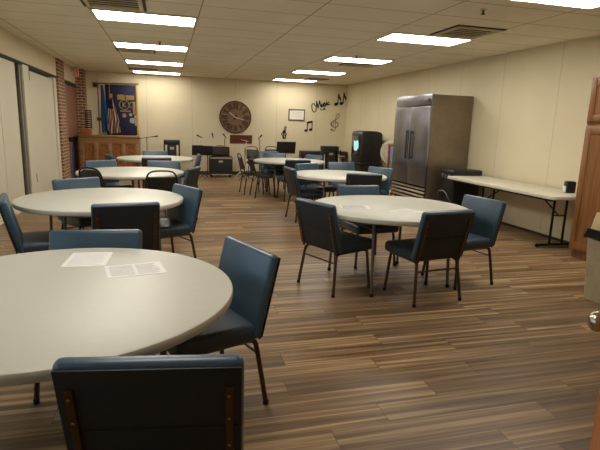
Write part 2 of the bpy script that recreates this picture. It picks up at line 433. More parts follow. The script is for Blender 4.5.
def vent(x0, y0, x1, y1, label, n=5):
    t = thing('ceiling_vent', label, 'vent', (x0, y0, CEIL), 0, 'ceiling air vents')
    w, d = x1-x0, y1-y0; b = 0.045
    MB().box((0.01, 0.01, -0.006), (w-0.01, d-0.01, -0.001)).build('backing', M['vent_dark'], t)
    f = MB()
    f.box((0, 0, -0.022), (w, b, -0.001), 0.004).box((0, d-b, -0.022), (w, d, -0.001), 0.004).box((0, b, -0.022), (b, d-b, -0.001), 0.004).box((w-b, b, -0.022), (w, d-b, -0.001), 0.004)
    f.build('frame', M['vent'], t)
    g = 0.035
    MB().box((-g, -g, -0.012), (w+g, -0.002, -0.001)).box((-g, d+0.002, -0.012), (w+g, d+g, -0.001)).box((-g, -0.002, -0.012), (-0.002, d+0.002, -0.001)).box((w+0.002, -0.002, -0.012), (w+g, d+0.002, -0.001)).build('border', M['vent_dark'], t)
    for i in range(n):
        yy = b+(d-2*b)*(i+0.5)/n
        MB().box((b, -0.011, -0.0025), (w-b, 0.011, 0.0025), mtx=Matrix.Translation((0, yy, -0.010))).build('slat', M['vent'], t)
    return t
vent(-0.82, 5.62, -0.22, 6.22, 'wide beige slatted vent in front of the nearest left ceiling light')
vent(-0.80, 9.5, -0.2, 9.9, 'slim dark vent behind the second light of the left row')
vent(-0.82, 13.0, -0.22, 13.4, 'small dark vent just before the last light of the left row')
vent(3.42, 5.52, 4.03, 6.12, 'square return vent with dark border beside the right ceiling light', 5)
vent(3.46, 9.45, 4.1, 9.86, 'slim vent behind the middle light of the right row')
vent(3.7, 12.95, 4.2, 13.40, 'small vent near the far right corner of the ceiling')
def sprinkler(x, y, label):
    t = thing('sprinkler_head', label, 'sprinkler', (x, y, CEIL), 0, 'sprinkler heads')
    MB().cyl((0, 0, -0.012), 0.035, 0.0115, 16).build('flange', M['vent'], t)
    MB().cyl((0, 0, -0.05), 0.012, 0.039, 10).lathe([(0, -0.056), (0.024, -0.054), (0.024, -0.05), (0, -0.05)], 12).build('deflector', M['vent_dark'], t)
sprinkler(3.19, 4.72, 'small dark sprinkler head between the two nearest right ceiling lights')
sprinkler(3.24, 8.40, 'tiny sprinkler head just before the middle right ceiling light')
sprinkler(-0.07, 8.50, 'tiny sprinkler head just before the second light of the left row')

# ------------------------------------------------------------------ round folding tables
def make_round_table():
    t = thing('round_table', 'x', 'table')
    R, H, th = 0.765, 0.740, 0.046
    MB().lathe([(0, H-th+0.012), (R-0.05, H-th+0.012), (R-0.045, H-th), (R-0.010, H-th), (R-0.002, H-th+0.006), (R, H-th+0.016), (R, H-0.014), (R-0.004, H-0.005), (R-0.014, H), (0, H)], 96).build('tabletop', M['table_top'], t)
    MB().box((-0.50, -0.03, H-th-0.018), (0.50, 0.03, H-th+0.010)).box((-0.03, -0.5, H-th-0.018), (0.03, 0.5, H-th+0.010)).build('under_rail', M['table_leg'], t)
    for sx in (-1, 1):
        for sy in (-1, 1):
            lg = MB().tube([(sx*0.40, sy*0.36, H-th), (sx*0.41, sy*0.38, 0.60), (sx*0.42, sy*0.42, 0.02)], 0.0145, 10).build('leg', M['table_leg'], t)
            MB().cyl((sx*0.42, sy*0.42, 0.0), 0.018, 0.03, 12).build('foot_cap', M['rubber'], lg)
        MB().tube([(sx*0.41, -0.38, 0.60), (sx*0.41, 0.38, 0.60)], 0.010, 8).build('crossbar', M['table_leg'], t)
        MB().tube(spline([(sx*0.41, 0, 0.60), (sx*0.30, 0, 0.62), (sx*0.15, 0, 0.66), (sx*0.04, 0, H-th-0.005)], 4), 0.009, 8).build('brace', M['table_leg'], t)
    return t
tables = [
    ('T1', -0.475, 2.27, 99, 'nearest round table, large in the left foreground, with two printed sheets on it'),
    ('T2', -0.615, 5.04, 20, 'bare second round table in the left row, behind the nearest one'),
    ('T3', -0.52, 7.71, 10, 'third round table in the left row, with the black hoop-back chair in front'),
    ('T4', -0.22, 10.59, 10, 'farthest round table on the left, near the wooden piano'),
    ('R1', 2.105, 4.33, 8, 'round table in the right foreground before the refrigerator, papers at two seats'),
    ('R2', 2.65, 7.39, 5, 'middle round table of the right row, left of the refrigerator'),
    ('R3', 2.57, 10.35, 0, 'farthest round table on the right, in front of the music lettering'),
]
tb = None
for key, x, y, a, lab in tables:
    if tb is None:
        tb = make_round_table(); tb.location = (x, y, 0); tb.rotation_euler = (0, 0, math.radians(a)); tb['label'] = lab; tb['group'] = 'round white folding tables'
    else:
        r = dup(tb, (x, y, 0), math.radians(a), lab)
        if key == 'R1': r.scale = (1.012, 1.012, 1)

# ------------------------------------------------------------------ blue stacking chairs (local +y is where the sitter looks)
def make_chair():
    t = thing('stacking_chair', 'x', 'chair')
    # seat
    MB().box((-0.255, -0.200, 0.375), (0.255, 0.255, 0.475), 0.036, 4).build('seat', M['vinyl_seat'], t)
    # back cushion, reclined 15 degrees about its bottom rear edge
    tilt = Matrix.Translation((0, -0.200, 0.392)) @ Matrix.Rotation(math.radians(14.0), 4, 'X')
    bk = MB(); bk.box((-0.265, -0.012, 0.0), (0.265, 0.044, 0.450), 0.026, 4)
    # soft front: slight belly
    for v in bk.bm.verts:
        if v.co.y > 0.02:
            u = 1-(v.co.x/0.265)**2; w = 1-((v.co.z-0.225)/0.23)**2
            v.co.y += 0.008*max(0, u)*max(0, w)
    bk.xf(tilt)
    b = bk.build('backrest', M['vinyl'], t)
    MB().box((-0.258, -0.018, 0.010), (0.258, -0.0105, 0.438), 0.003, 2).xf(tilt).build('back_panel', M['vinyl_back'], t)
    MB().tube([(-0.248, -0.0185, 0.215), (0.248, -0.0185, 0.215)], 0.004, 6).xf(tilt).build('seam', M['rubber'], t)
    for s in (-1, 1):
        # flat upright behind the cushion
        po = MB().box((s*0.222-0.012, -0.026, -0.01), (s*0.222+0.012, -0.016, 0.375), 0.003).xf(tilt).build('back_upright', M['bronze'], t)
        for z in (0.14, 0.25, 0.34):
            MB().lathe([(0, 0.004), (0.004, 0.003), (0.0055, 0)], 10, tilt @ Matrix.Translation((s*0.222, -0.026, z)) @ Matrix.Rotation(PI/2, 4, 'X')).build('bolt', M['bolt'], po)
        up = tilt @ Vector((s*0.208, -0.022, -0.03))
        # rear leg: bends out from the upright, splays to the floor
        lg = MB().tube(spline([(s*0.21, -0.03, 0.376), (s*0.212, -0.14, 0.374), up, (s*0.222, -0.212, 0.345), (s*0.250, -0.252, 0.02)][1:] if False else
                            [(s*0.212, -0.15, 0.378), (s*0.214, -0.188, 0.370), (s*0.219, -0.205, 0.335), (s*0.234, -0.228, 0.18), (s*0.250, -0.250, 0.012)], 4), 0.014, 8).build('leg', M['bronze'], t)
        MB().cyl((s*0.250, -0.250, 0), 0.016, 0.028, 12, bev=0.004).build('glide', M['rubber'], lg)
        lg = MB().tube(spline([(s*0.212, 0.12, 0.378), (s*0.214, 0.165, 0.372), (s*0.217, 0.185, 0.34), (s*0.228, 0.198, 0.18), (s*0.240, 0.212, 0.012)], 4), 0.014, 8).build('leg', M['bronze'], t)
        MB().cyl((s*0.240, 0.212, 0), 0.016, 0.028, 12, bev=0.004).build('glide', M['rubber'], lg)
        MB().tube([(s*0.212, -0.17, 0.376), (s*0.212, 0.14, 0.376)], 0.012, 8).build('side_rail', M['bronze'], t)
    MB().tube([(-0.225, -0.214, 0.295), (0.225, -0.214, 0.295)], 0.008, 8).build('stretcher', M['bronze'], t)
    MB().tube([(-0.21, 0.10, 0.378), (0.21, 0.10, 0.378)], 0.010, 8).build('crossbar', M['bronze'], t)
    return t

def make_hoop_chair():
    t = thing('hoop_back_chair', 'x', 'chair')
    MB().lathe([(0, 0.43), (0.15, 0.43), (0.195, 0.436), (0.208, 0.452), (0.200, 0.475), (0.15, 0.486), (0, 0.488)], 32).build('seat', M['black_vinyl'], t)
    back = [(-0.20, -0.10, 0.43), (-0.20, -0.20, 0.46), (-0.195, -0.235, 0.60), (-0.188, -0.275, 0.76), (-0.150, -0.292, 0.838), (-0.07, -0.298, 0.862),
            (0.07, -0.298, 0.862), (0.150, -0.292, 0.838), (0.188, -0.275, 0.76), (0.195, -0.235, 0.60), (0.20, -0.20, 0.46), (0.20, -0.10, 0.43)]
    MB().tube(spline(back, 5), 0.012, 8).build('back_hoop', M['black_metal'], t)
    tilt = Matrix.Translation((0, -0.215, 0.53)) @ Matrix.Rotation(math.radians(14), 4, 'X')
    MB().box((-0.178, -0.012, 0), (0.178, 0.016, 0.265), 0.012, 3).xf(tilt).build('backrest', M['brown_vinyl'], t)
    for s in (-1, 1):
        MB().tube(spline([(s*0.20, -0.12, 0.43), (s*0.205, -0.17, 0.40), (s*0.225, -0.235, 0.01)], 4), 0.0115, 8).build('leg', M['black_metal'], t)
        MB().tube(spline([(s*0.19, 0.12, 0.43), (s*0.195, 0.155, 0.40), (s*0.205, 0.20, 0.01)], 4), 0.0115, 8).build('leg', M['black_metal'], t)
        MB().tube([(s*0.195, -0.12, 0.428), (s*0.19, 0.13, 0.428)], 0.011, 8).build('side_rail', M['black_metal'], t)
    MB().tube([(-0.19, 0.10, 0.426), (0.19, 0.10, 0.426)], 0.010, 8).build('crossbar', M['black_metal'], t)
    return t

def place(first, state, tx, ty, face, label, group, off):
    a = math.radians(face)
    x, y = tx+off*math.cos(a), ty+off*math.sin(a); rz = a-PI/2
    if not state:
        state.append(1); first.location = (x, y, 0); first.rotation_euler = (0, 0, rz); first['label'] = label; first['group'] = group
    else: dup(first, (x, y, 0), rz, label, group)
ch0, st = make_chair(), []
G = 'blue vinyl chairs around the round tables'
chairs = [
    (-0.065, 1.30, 81, 'blue chair in the bottom foreground showing its dark back, bolted uprights in view'),
    (0.47, 2.62, 201, 'blue chair at the right side of the nearest round table, cushion facing left'),
    (-0.42, 3.14, 266, 'blue chair at the far side of the nearest table, behind the printed sheets'),
    (-0.32, 4.08, 100, 'blue chair at the near side of the second left table, dark back to the camera'),
    (0.23, 5.21, 207, 'blue chair at the right side of the second left table, turned to it'),
    (-1.01, 5.95, 305, 'blue chair at the far left of the second left table, below the pale partition'),
    (-1.36, 4.50, 15, 'blue chair at the left edge of the picture, seen in profile'),
    (0.41, 7.37, 159, 'blue chair at the right of the third left table, showing its dark back'),
    (-1.07, 8.58, 303, 'blue chair at the far left of the third left table, before the piano'),
    (-0.06, 8.62, 268, 'blue chair at the far side of the third left table, facing the camera'),
    (-0.18, 9.31, 96, 'blue chair at the near side of the farthest left table, dark back to the camera'),
    (-0.26, 11.48, 274, 'blue chair at the far side of the farthest left table, facing the camera'),
    (-1.10, 9.95, 20, 'blue chair at the left end of the farthest left table, edge-on before the piano panels'),
    (0.69, 10.46, 180, 'blue chair at the right end of the farthest left table, near the music stands'),
    (1.225, 4.09, 23, 'blue chair at the left side of the right foreground table, dark back turned left'),
    (2.26, 3.50, 99, 'blue chair at the near side of the right foreground table, dark back to the camera'),
    (3.11, 4.22, 190, 'blue chair at the right side of the right foreground table, beside the long table'),
    (2.12, 5.27, 275, 'blue chair at the far side of the right foreground table, only its top edge showing'),
    (1.82, 7.47, 4, 'blue chair at the left side of the middle right table, dark back turned left'),
    (2.75, 6.55, 80, 'blue chair at the near side of the middle right table, dark back to the camera'),
    (3.53, 7.66, 205, 'blue chair at the right side of the middle right table, before the refrigerator'),
    (3.16, 8.75, 270, 'blue chair at the far right of the middle right table, facing the camera'),
    (2.37, 8.38, 296, 'blue chair at the far left of the middle right table, facing the camera'),
    (2.47, 9.22, 97, 'blue chair at the near side of the farthest right table, dark back to the camera'),
    (3.30, 10.80, 207, 'blue chair at the right side of the farthest right table, turned to it'),
    (2.40, 11.24, 270, 'blue chair at the far side of the farthest right table, facing the camera'),
    (2.42, 12.0, 278, 'blue chair standing behind another at the far right table, partly hidden'),
]
for tx, ty, f, lab in chairs: place(ch0, st, tx, ty, f, lab, G, 0.328)
hc0, sh = make_hoop_chair(), []
for tx, ty, f, lab in [
    (-0.07, 6.47, 95, 'black hoop-back chair with open rounded rail at the near side of the third left table'),
        (1.47, 10.38, 4, 'black hoop-back chair at the left of the far right table, seen edge-on, farther one'),
    (1.62, 9.90, 4, 'black hoop-back chair at the left of the far right table, nearer one with dark back'),
    (2.27, 13.62, 276, 'empty black hoop-back chair facing the camera by the back wall'),
    (2.90, 13.92, 276, 'black hoop-back chair mostly hidden behind the black music stand'),
]: place(hc0, sh, tx, ty, f, lab, 'black hoop-back chairs', 0.298)

# one chair of the same frame with a full solid back
sc = thing('solid_back_chair', 'black chair with solid rounded back at the near left of the third left table', 'chair')
src = [o for o in bpy.data.objects if o.name == 'hoop_back_chair'][0]
for ch in src.children:
    if ch.name.split('.')[0] == 'backrest': continue
    c = ch.copy(); col.objects.link(c); c.parent = sc
pb = [(-0.185, 0.0), (0.185, 0.0), (0.190, 0.22), (0.165, 0.315), (0.11, 0.352), (-0.11, 0.352), (-0.165, 0.315), (-0.190, 0.22)]
MB().prism(pb, 0.035, Matrix.Translation((0, -0.198, 0.50)) @ Matrix.Rotation(math.radians(13), 4, 'X') @ Matrix.Translation((0, 0.012, 0)) @ Matrix.Rotation(PI/2, 4, 'X'), 0.012).build('backrest', M['black_vinyl'], sc)
fa = math.radians(52); sc.location = (-0.98+0.298*math.cos(fa), 6.80+0.298*math.sin(fa), 0); sc.rotation_euler = (0, 0, fa-PI/2)

# ------------------------------------------------------------------ printed sheets
def sheet(cx, cy, w, h, ang, label, z=0.7402, two=False):
    t = thing('printed_sheet', label, 'paper', (cx, cy, z), math.radians(ang), 'printed sheets on the tables')
    MB().box((-w/2, -h/2, 0), (w/2, h/2, 0.0012)).build('page', M['paper'], t, smooth=False)
    tx = MB(); n = 15
    for i in range(n):
        y = h/2-0.025-(h-0.05)*i/(n-1)
        if two:
            tx.box((-w/2+0.018, y-0.0022, 0.0011), (-0.008, y+0.0022, 0.0016)); tx.box((0.008, y-0.0022, 0.0011), (w/2-0.018-random.random()*0.03, y+0.0022, 0.0016))
        else: tx.box((-w/2+0.02, y-0.002, 0.0011), (w/2-0.02-random.random()*0.04, y+0.002, 0.0016))
    tx.build('text_lines', M['ink'], t, smooth=False)
sheet(-0.425, 2.77, 0.215, 0.28, -3, 'white printed sheet lying left on the nearest table')
sheet(-0.17, 2.53, 0.28, 0.215, 11, 'white printed sheet with dense text, right one on the nearest table', two=True)
sheet(1.72, 4.31, 0.28, 0.215, -12, 'white printed sheet at the left seat of the right foreground table')
sheet(2.12, 4.02, 0.28, 0.215, 28, 'white printed sheet behind the dark-backed chair of the right foreground table')

# ------------------------------------------------------------------ refrigerator
t = thing('refrigerator', 'tall two-door stainless steel refrigerator against the right wall', 'refrigerator', (4.86, 8.5, 0), math.radians(2))
W2, D2, H = 0.64, 0.42, 2.09     # half width along y, half depth along x
MB().box((-D2+0.03, -W2, 0.16), (D2, W2, H), 0.006).build('body', M['steel_side'], t)
MB().box((-D2, -W2, 1.90), (-D2+0.06, W2, H+0.005), 0.006).build('top_panel', M['steel'], t)
MB().box((-D2-0.004, -W2+0.05, 1.965), (-D2+0.004, -W2+0.15, 2.025), 0.003).build('badge', M['black'], t)
for s in (-1, 1):
    d = MB().box((-D2-0.02, min(s*0.006, s*(W2-0.004)), 0.47), (-D2+0.032, max(s*0.006, s*(W2-0.004)), 1.885), 0.010, 3).build('door', M['steel'], t)
    hd = MB().box((-D2-0.052, s*0.080-0.012, 0.93), (-D2-0.034, s*0.080+0.012, 1.46), 0.007)
    for z in (0.96, 1.42): hd.box((-D2-0.04, s*0.080-0.010, z-0.015), (-D2-0.015, s*0.080+0.010, z+0.015), 0.003)
    hd.build('handle', M['rubber'], d)
MB().box((-D2+0.02, -W2+0.01, 0.17), (-D2+0.05, W2-0.01, 0.46)).build('louvre_recess', M['dark'], t)
for i in range(4):
    MB().box((-0.022, -W2+0.02, -0.006), (0.022, W2-0.02, 0.006), 0.002, mtx=Matrix.Translation((-D2+0.012, 0, 0.215+i*0.068)) @ Matrix.Rotation(-0.9, 4, 'Y')).build('louvre_slat', M['steel_side'], t)
for sx in (-1, 1):
    for sy in (-1, 1):
        MB().cyl((sx*(D2-0.10), sy*(W2-0.08)-0.02, 0.055), 0.055, 0.04, 16, axis='y').box((sx*(D2-0.10)-0.035, sy*(W2-0.08)-0.035, 0.10), (sx*(D2-0.10)+0.035, sy*(W2-0.08)+0.035, 0.165)).build('caster', M['rubber'], t)

# ------------------------------------------------------------------ black wheeled case by the refrigerator
t = thing('equipment_case', 'black wheeled equipment case between the refrigerator and the long table', 'case', (4.90, 7.44, 0))
MB().box((-0.25, -0.19, 0.09), (0.27, 0.19, 0.72), 0.03, 3).build('body', M['black'], t)
MB().box((-0.28, -0.205, 0.715), (0.30, 0.205, 0.83), 0.035, 4).build('lid', M['black'], t)
lt = MB()
for y in (-0.10, 0.0, 0.10): lt.box((-0.292, y-0.025, 0.68), (-0.248, y+0.025, 0.75), 0.004)
lt.build('latch', M['table_leg'], t)
MB().tube(spline([(-0.245, -0.16, 0.26), (-0.31, -0.16, 0.36), (-0.33, -0.08, 0.45), (-0.33, 0.08, 0.45), (-0.31, 0.16, 0.36), (-0.245, 0.16, 0.26)], 5), 0.012, 8).build('handle', M['table_leg'], t)
for sx in (-1, 1):
    for sy in (-1, 1):
        MB().cyl((0.01+sx*0.20, sy*0.15-0.015, 0.045), 0.045, 0.03, 14, axis='y').box((0.01+sx*0.20-0.025, sy*0.15-0.025, 0.06), (0.01+sx*0.20+0.025, sy*0.15+0.025, 0.10)).build('wheel', M['rubber'], t)

# ------------------------------------------------------------------ long folding table on the right wall
t = thing('long_table', 'long white rectangular folding table along the right wall', 'table', (4.86, 6.03, 0))
def rrect(w, h, r, n=6):
    o = []
    for cx, cy, a0 in ((w-r, h-r, 0), (-w+r, h-r, 90), (-w+r, -h+r, 180), (w-r, -h+r, 270)):
        for i in range(n+1):
            a = math.radians(a0+90*i/n); o.append((cx+r*math.cos(a), cy+r*math.sin(a)))
    return o
MB().prism(rrect(0.37, 1.20, 0.06), 0.046, Matrix.Translation((0, 0, 0.694)), 0.008).build('tabletop', M['table_top_long'], t)
MB().box((-0.31, -1.1, 0.665), (-0.28, 1.1, 0.697)).box((0.28, -1.1, 0.665), (0.31, 1.1, 0.697)).build('under_rail', M['black_metal'], t)
for s in (-1, 1):
    y = s*0.76; ox = 0.15
    for x in (ox-0.09, ox+0.11):
        MB().tube([(x, y, 0.685), (x, y, 0.035)], 0.016, 10).build('leg', M['black_metal'], t)
    MB().tube([(ox-0.28, y, 0.026), (ox+0.28, y, 0.026)], 0.018, 10).build('foot_bar', M['black_metal'], t)
    for x in (ox-0.28, ox+0.28): MB().cyl((x, y, 0), 0.024, 0.042, 12, bev=0.006).build('foot_cap', M['rubber'], t)
    MB().tube([(ox-0.09, y, 0.42), (ox+0.11, y, 0.42)], 0.010, 8).build('crossbar', M['black_metal'], t)
    MB().tube([(ox, y, 0.42), (ox, y-s*0.42, 0.68)], 0.010, 8).build('brace', M['black_metal'], t)

t = thing('napkin_dispenser', 'black napkin dispenser on the end of the long white table', 'dispenser', (5.02, 5.16, 0.7402), math.radians(-20))
MB().box((-0.06, -0.05, 0), (0.06, 0.05, 0.15), 0.018, 3).build('body', M['black'], t)
MB().box((-0.068, -0.034, 0.010), (-0.058, 0.034, 0.085), 0.003).build('napkins', M['paper'], t)

# ------------------------------------------------------------------ wooden wall cabinet on the right
t = thing('storage_cabinet', 'tall brown wooden cabinet at the right edge of the picture', 'cabinet', (5.04, 3.98, 0))
x0, x1, y1 = -0.30, 0.28, 0.80
MB().box((x0+0.02, -y1, 0.10), (x1, y1, 1.585), 0.004).box((x0+0.02, -y1, 1.615), (x1, y1, 2.13), 0.004).box((x0+0.03, -y1+0.005, 1.58), (x1, y1-0.005, 1.62)).build('body', M['cab_wood'], t)
MB().box((x0+0.07, -y1+0.01, 0), (x1, y1-0.01, 0.11)).build('plinth', M['cab_wood'], t)
for (z0, z1) in ((0.13, 1.565), (1.635, 2.11)):
    for k in range(2):
        a = -y1+0.02+k*0.79; b = a+0.77
        d = MB()
        r = 0.075
        d.box((x0, a, z0), (x0+0.022, a+r, z1), 0.003).box((x0, b-r, z0), (x0+0.022, b, z1), 0.003).box((x0, a+r, z0), (x0+0.022, b-r, z0+r), 0.003).box((x0, a+r, z1-r), (x0+0.022, b-r, z1), 0.003)
        d.box((x0+0.010, a+r-0.003, z0+r-0.003), (x0+0.018, b-r+0.003, z1-r+0.003))
        do = d.build('door', M['cab_wood'], t)
        MB().lathe([(0, 0.026), (0.010, 0.024), (0.014, 0.016), (0.008, 0.006), (0.008, 0)], 14, Matrix.Translation((x0, (b-0.04) if k == 0 else (a+0.04), (z0+0.8) if z0 < 1 else z0+0.12)) @ Matrix.Rotation(-PI/2, 4, 'Y')).build('knob', M['bronze'], do)

# ------------------------------------------------------------------ rubbish bin
t = thing('trash_bin', 'beige plastic rubbish bin with black bag at the right edge of the picture', 'bin', (3.90, 3.33, 0))
def tapered(w0, d0, w1, d1, z0, z1, r=0.03):
    mb = MB()
    def f(bm):
        a = [bm.verts.new((x, y, z0)) for x, y in rrect(w0, d0, r, 4)]; b = [bm.verts.new((x, y, z1)) for x, y in rrect(w1, d1, r, 4)]
        k = len(a); bm.faces.new(a[::-1]); bm.faces.new(b)
        for i in range(k): bm.faces.new((a[i], a[(i+1) % k], b[(i+1) % k], b[i]))
    return mb.add(f)
tapered(0.185, 0.16, 0.215, 0.19, 0, 0.60).build('body', M['bin'], t)
bg = tapered(0.235, 0.21, 0.222, 0.197, 0.575, 0.655)
bmesh.ops.subdivide_edges(bg.bm, edges=bg.bm.edges[:], cuts=3)
for v in bg.bm.verts:
    if v.co.z < 0.65: v.co += Vector((random.uniform(-.010, .010), random.uniform(-.010, .010), random.uniform(-.014, .014)))
bg.build('bag', M['bag'], t)
tapered(0.205, 0.18, 0.185, 0.16, 0.65, 0.80).build('lid', M['bin_lid'], t)
MB().box((-0.13, -0.185, 0.665), (0.13, -0.165, 0.77), 0.01).build('flap', M['bin'], t)

# ------------------------------------------------------------------ open door close to the camera
DM = Matrix.Translation((1.255, 1.067, 0)) @ Matrix.Rotation(math.atan2(-0.8, -0.6), 4, 'Z')      # leaf swung wide open; local +x runs to the hinge
t = struct('door_4', MB().box((0.0, 0.0, 0.01), (0.84, 0.045, 2.05), 0.003).xf(DM), M['orange_wood'])
MB().lathe([(0, 0.072), (0.016, 0.070), (0.027, 0.060), (0.030, 0.047), (0.024, 0.034), (0.012, 0.026), (0.011, 0.010), (0.030, 0.008), (0.032, 0.0)], 24,
           DM @ Matrix.Translation((0.065, 0.0005, 0.965)) @ Matrix.Rotation(PI/2, 4, 'X')).build('knob', M['chrome'], t)

# ------------------------------------------------------------------ things by the back wall
# upright piano
t = thing('upright_piano', 'brown wooden upright piano with four inset panels in the back left corner', 'piano', (-1.395, 13.62, 0))
w = 0.70
MB().box((-w+0.03, -0.26, 0.05), (w-0.03, 0.30, 1.04), 0.004).build('case', M['piano_wood'], t)
MB().box((-w-0.015, -0.34, 1.04), (w+0.015, 0.31, 1.085), 0.008).build('lid', M['piano_wood'], t)
fr = MB()
fr.box((-w, -0.31, 0.88), (w, -0.255, 1.042)).box((-w, -0.31, 0.02), (w, -0.255, 0.30))
for i in range(5):
    x = -w+0.045+i*(2*w-0.09)/4
    fr.box((x-0.050, -0.318, 0.0), (x+0.050, -0.255, 0.885), 0.004)
fr.build('front_frame', M['piano_wood'], t)
for i in range(4):
    x = -w+0.045+(i+0.5)*(2*w-0.09)/4
    MB().box((x-0.13, -0.274, 0.30), (x+0.13, -0.262, 0.88)).build('inset_panel', M['burl'], t)
for s in (-1, 1): MB().box((s*w-0.025, -0.30, 0), (s*w+0.025, 0.30, 1.04), 0.004).build('side_panel', M['piano_wood'], t)

bx = thing('wooden_box', 'small reddish-brown wooden box on the left end of the piano', 'box', (-1.97, 13.60, 1.0855))
MB().box((-0.13, -0.12, 0), (0.13, 0.12, 0.13), 0.006).build('body', M['box_wood'], bx)
MB().box((-0.137, -0.127, 0.13), (0.137, 0.127, 0.155), 0.006).build('lid', M['box_wood'], bx)
mt = MB()
mt.box((-0.075, 0, 0), (-0.055, 0.02, 0.46)).box((0.055, 0, 0), (0.075, 0.02, 0.46))
for i in range(9): mt.box((-0.056, 0.004, 0.01+i*0.052), (0.056, 0.016, 0.042+i*0.052))
tag(mt.build('metal_rack', M['clock_dark'], None, loc=(-1.90, 13.60, 1.2412), rot=(math.radians(-4), 0, 0)), 'narrow dark upright rack standing on the wooden box by the brick pier', 'rack')

# flags on floor poles
def flag_pole(name, label, x, y, top):
    t = thing(name, label, 'flag', (x, y, 0))
    MB().lathe([(0, 0), (0.15, 0), (0.15, 0.02), (0.05, 0.045), (0.022, 0.07), (0, 0.07)], 24).build('base', M['gold'], t)
    MB().tube([(0, 0, 0.03), (0, 0, top)], 0.0125, 10).build('pole', M['pole'], t)
    MB().lathe([(0, 0.11), (0.012, 0.07), (0.022, 0.04), (0.012, 0.012), (0.014, 0)], 12, Matrix.Translation((0, 0, top))).build('finial', M['gold'], t)
    return t
def draped(width, ztop, zbot, folds, depth, nx, nz, colour, lean=0.05, xs=0.0):
    mb = MB()
    def f(bm):
        g = []
        for i in range(nx+1):
            s = i/nx; row = []
            for j in range(nz+1):
                q = j/nz
                x = xs+(s-0.5)*width*(0.35+0.65*min(1, q*1.6))+lean*q
                y = -0.035+depth*math.sin(s*folds*2*PI+q*1.5)*(0.4+0.6*q)
                row.append(bm.verts.new((x, y, ztop-(ztop-zbot)*q*(1-0.06*s))))
            g.append(row)
        fs = []
        for i in range(nx):
            for j in range(nz): fs.append((bm.faces.new((g[i][j], g[i+1][j], g[i+1][j+1], g[i][j+1])), i, j))
        r = bmesh.ops.solidify(bm, geom=[a for a, _, _ in fs], thickness=0.004)
    mb.add(f)
    if colour:
        for fc in mb.bm.faces:
            c = fc.calc_center_median(); q = (ztop-c.z)/(ztop-zbot)
            ww = width*(0.35+0.65*min(1, max(0.01, q)*1.6))
            s = (c.x-xs-lean*q)/ww+0.5
            fc.material_index = colour(s, q)
    return mb
t = flag_pole('state_flag', 'pale blue flag hanging folded on a pole behind the piano, left one', -1.72, 14.20, 2.42)
draped(0.17, 2.36, 1.12, 2, 0.03, 24, 24, None, 0.04, 0.11).build('cloth', M['flag_blue'], t)
t = flag_pole('american_flag', 'red and white striped flag hanging folded on a pole behind the piano', -1.42, 14.05, 2.38)
def uscol(s, q):
    if q < 0.26 and s < 0.75: return 2
    return 0 if int((s+q*0.45+0.05*math.sin(q*9))*8) % 2 == 0 else 1
draped(0.29, 2.00, 1.10, 2.5, 0.035, 45, 36, uscol, 0.07, 0.03).build('cloth', [M['flag_red'], M['flag_white'], M['flag_navy']], t)

# club banner on the wall
t = thing('wall_banner', 'dark blue club banner with gold emblem and fringe hanging on the back wall', 'banner', (-1.20, YB-0.02, 0))
MB().box((-0.36, -0.022, 1.05), (0.42, -0.010, 2.40), 0.003).build('cloth', M['banner'], t)
MB().tube([(-0.62, -0.03, 2.42), (0.50, -0.03, 2.45)], 0.014, 10).build('rod', M['pole'], t)
fg = MB()
for i in range(60):
    z = 1.05+i*0.0225; fg.box((0.42, -0.020, z), (0.465+0.006*(i % 2), -0.010, z+0.014))
fg.build('fringe', M['fringe'], t)
for lo, hi in (((-0.06, 2.02), (0.13, 2.15)), ((0.155, 2.02), (0.37, 2.14)), ((-0.27, 2.05), (-0.18, 2.16)), ((0.33, 1.63), (0.40, 1.98)), ((0.0, 1.70), (0.27, 1.735))):
    MB().box((lo[0], -0.027, lo[1]), (hi[0], -0.022, hi[1])).build('gold_band', M['dull_gold'], t)
em = MB()
cx, cz = 0.11, 1.885
ring = [(cx+0.125*math.cos(2*PI*i/32), -0.027, cz+0.125*math.sin(2*PI*i/32)) for i in range(32)]
em.tube(ring, 0.011, 6, closed=True)
em.box((cx-0.045, -0.030, cz-0.065), (cx-0.020, -0.022, cz+0.065))
for s in (1, -1): em.box((-0.012, -0.004, 0), (0.012, 0.004, 0.085), mtx=Matrix.Translation((cx-0.025, -0.026, cz)) @ Matrix.Rotation(math.radians(90-s*45), 4, 'Y'))
em.tube([(cx+0.20+0.07*math.cos(2*PI*i/24), -0.027, cz+0.0+0.07*math.sin(2*PI*i/24)) for i in range(24)], 0.009, 6, closed=True)
em.build('emblem', M['dull_gold'], t)
for i, (px, pz, r, m) in enumerate(((0.10, 1.60, 0.055, 'pink_patch'), (0.265, 1.63, 0.042, 'patch'), (0.31, 1.47, 0.075, 'patch'), (0.40, 1.57, 0.045, 'patch'), (0.395, 1.46, 0.05, 'patch'), (0.40, 1.37, 0.04, 'patch'))):
    pt = MB().cyl((px, -0.022-0.001*i, pz), r, 0.006, 20, axis='y')
    pt.xf(Matrix.Translation((0, -0.006, 0)))
    o = pt.build('round_patch', M[m], t)
    MB().tube([(px+r*0.62*math.cos(2*PI*k/20), -0.030-0.001*i, pz+r*0.62*math.sin(2*PI*k/20)) for k in range(20)], 0.005, 6, closed=True).build('patch_ring', M['banner'], o)
tag(MB().box((-1.86, YB-0.04, 2.31), (-1.72, YB-0.001, 2.43), 0.006).box((-1.835, YB-0.045, 2.33), (-1.745, YB-0.039, 2.41), 0.004).build('wall_plaque', M['plaque']), 'small brown square plaque on the back wall left of the banner', 'plaque')
tag(MB().box((-1.80, YB-0.03, 1.44), (-1.68, YB-0.001, 1.53), 0.006).box((-1.775, YB-0.036, 1.46), (-1.705, YB-0.029, 1.51), 0.004).build('thermostat', M['plaque']), 'small dark box on the back wall beside the blue flag', 'thermostat')

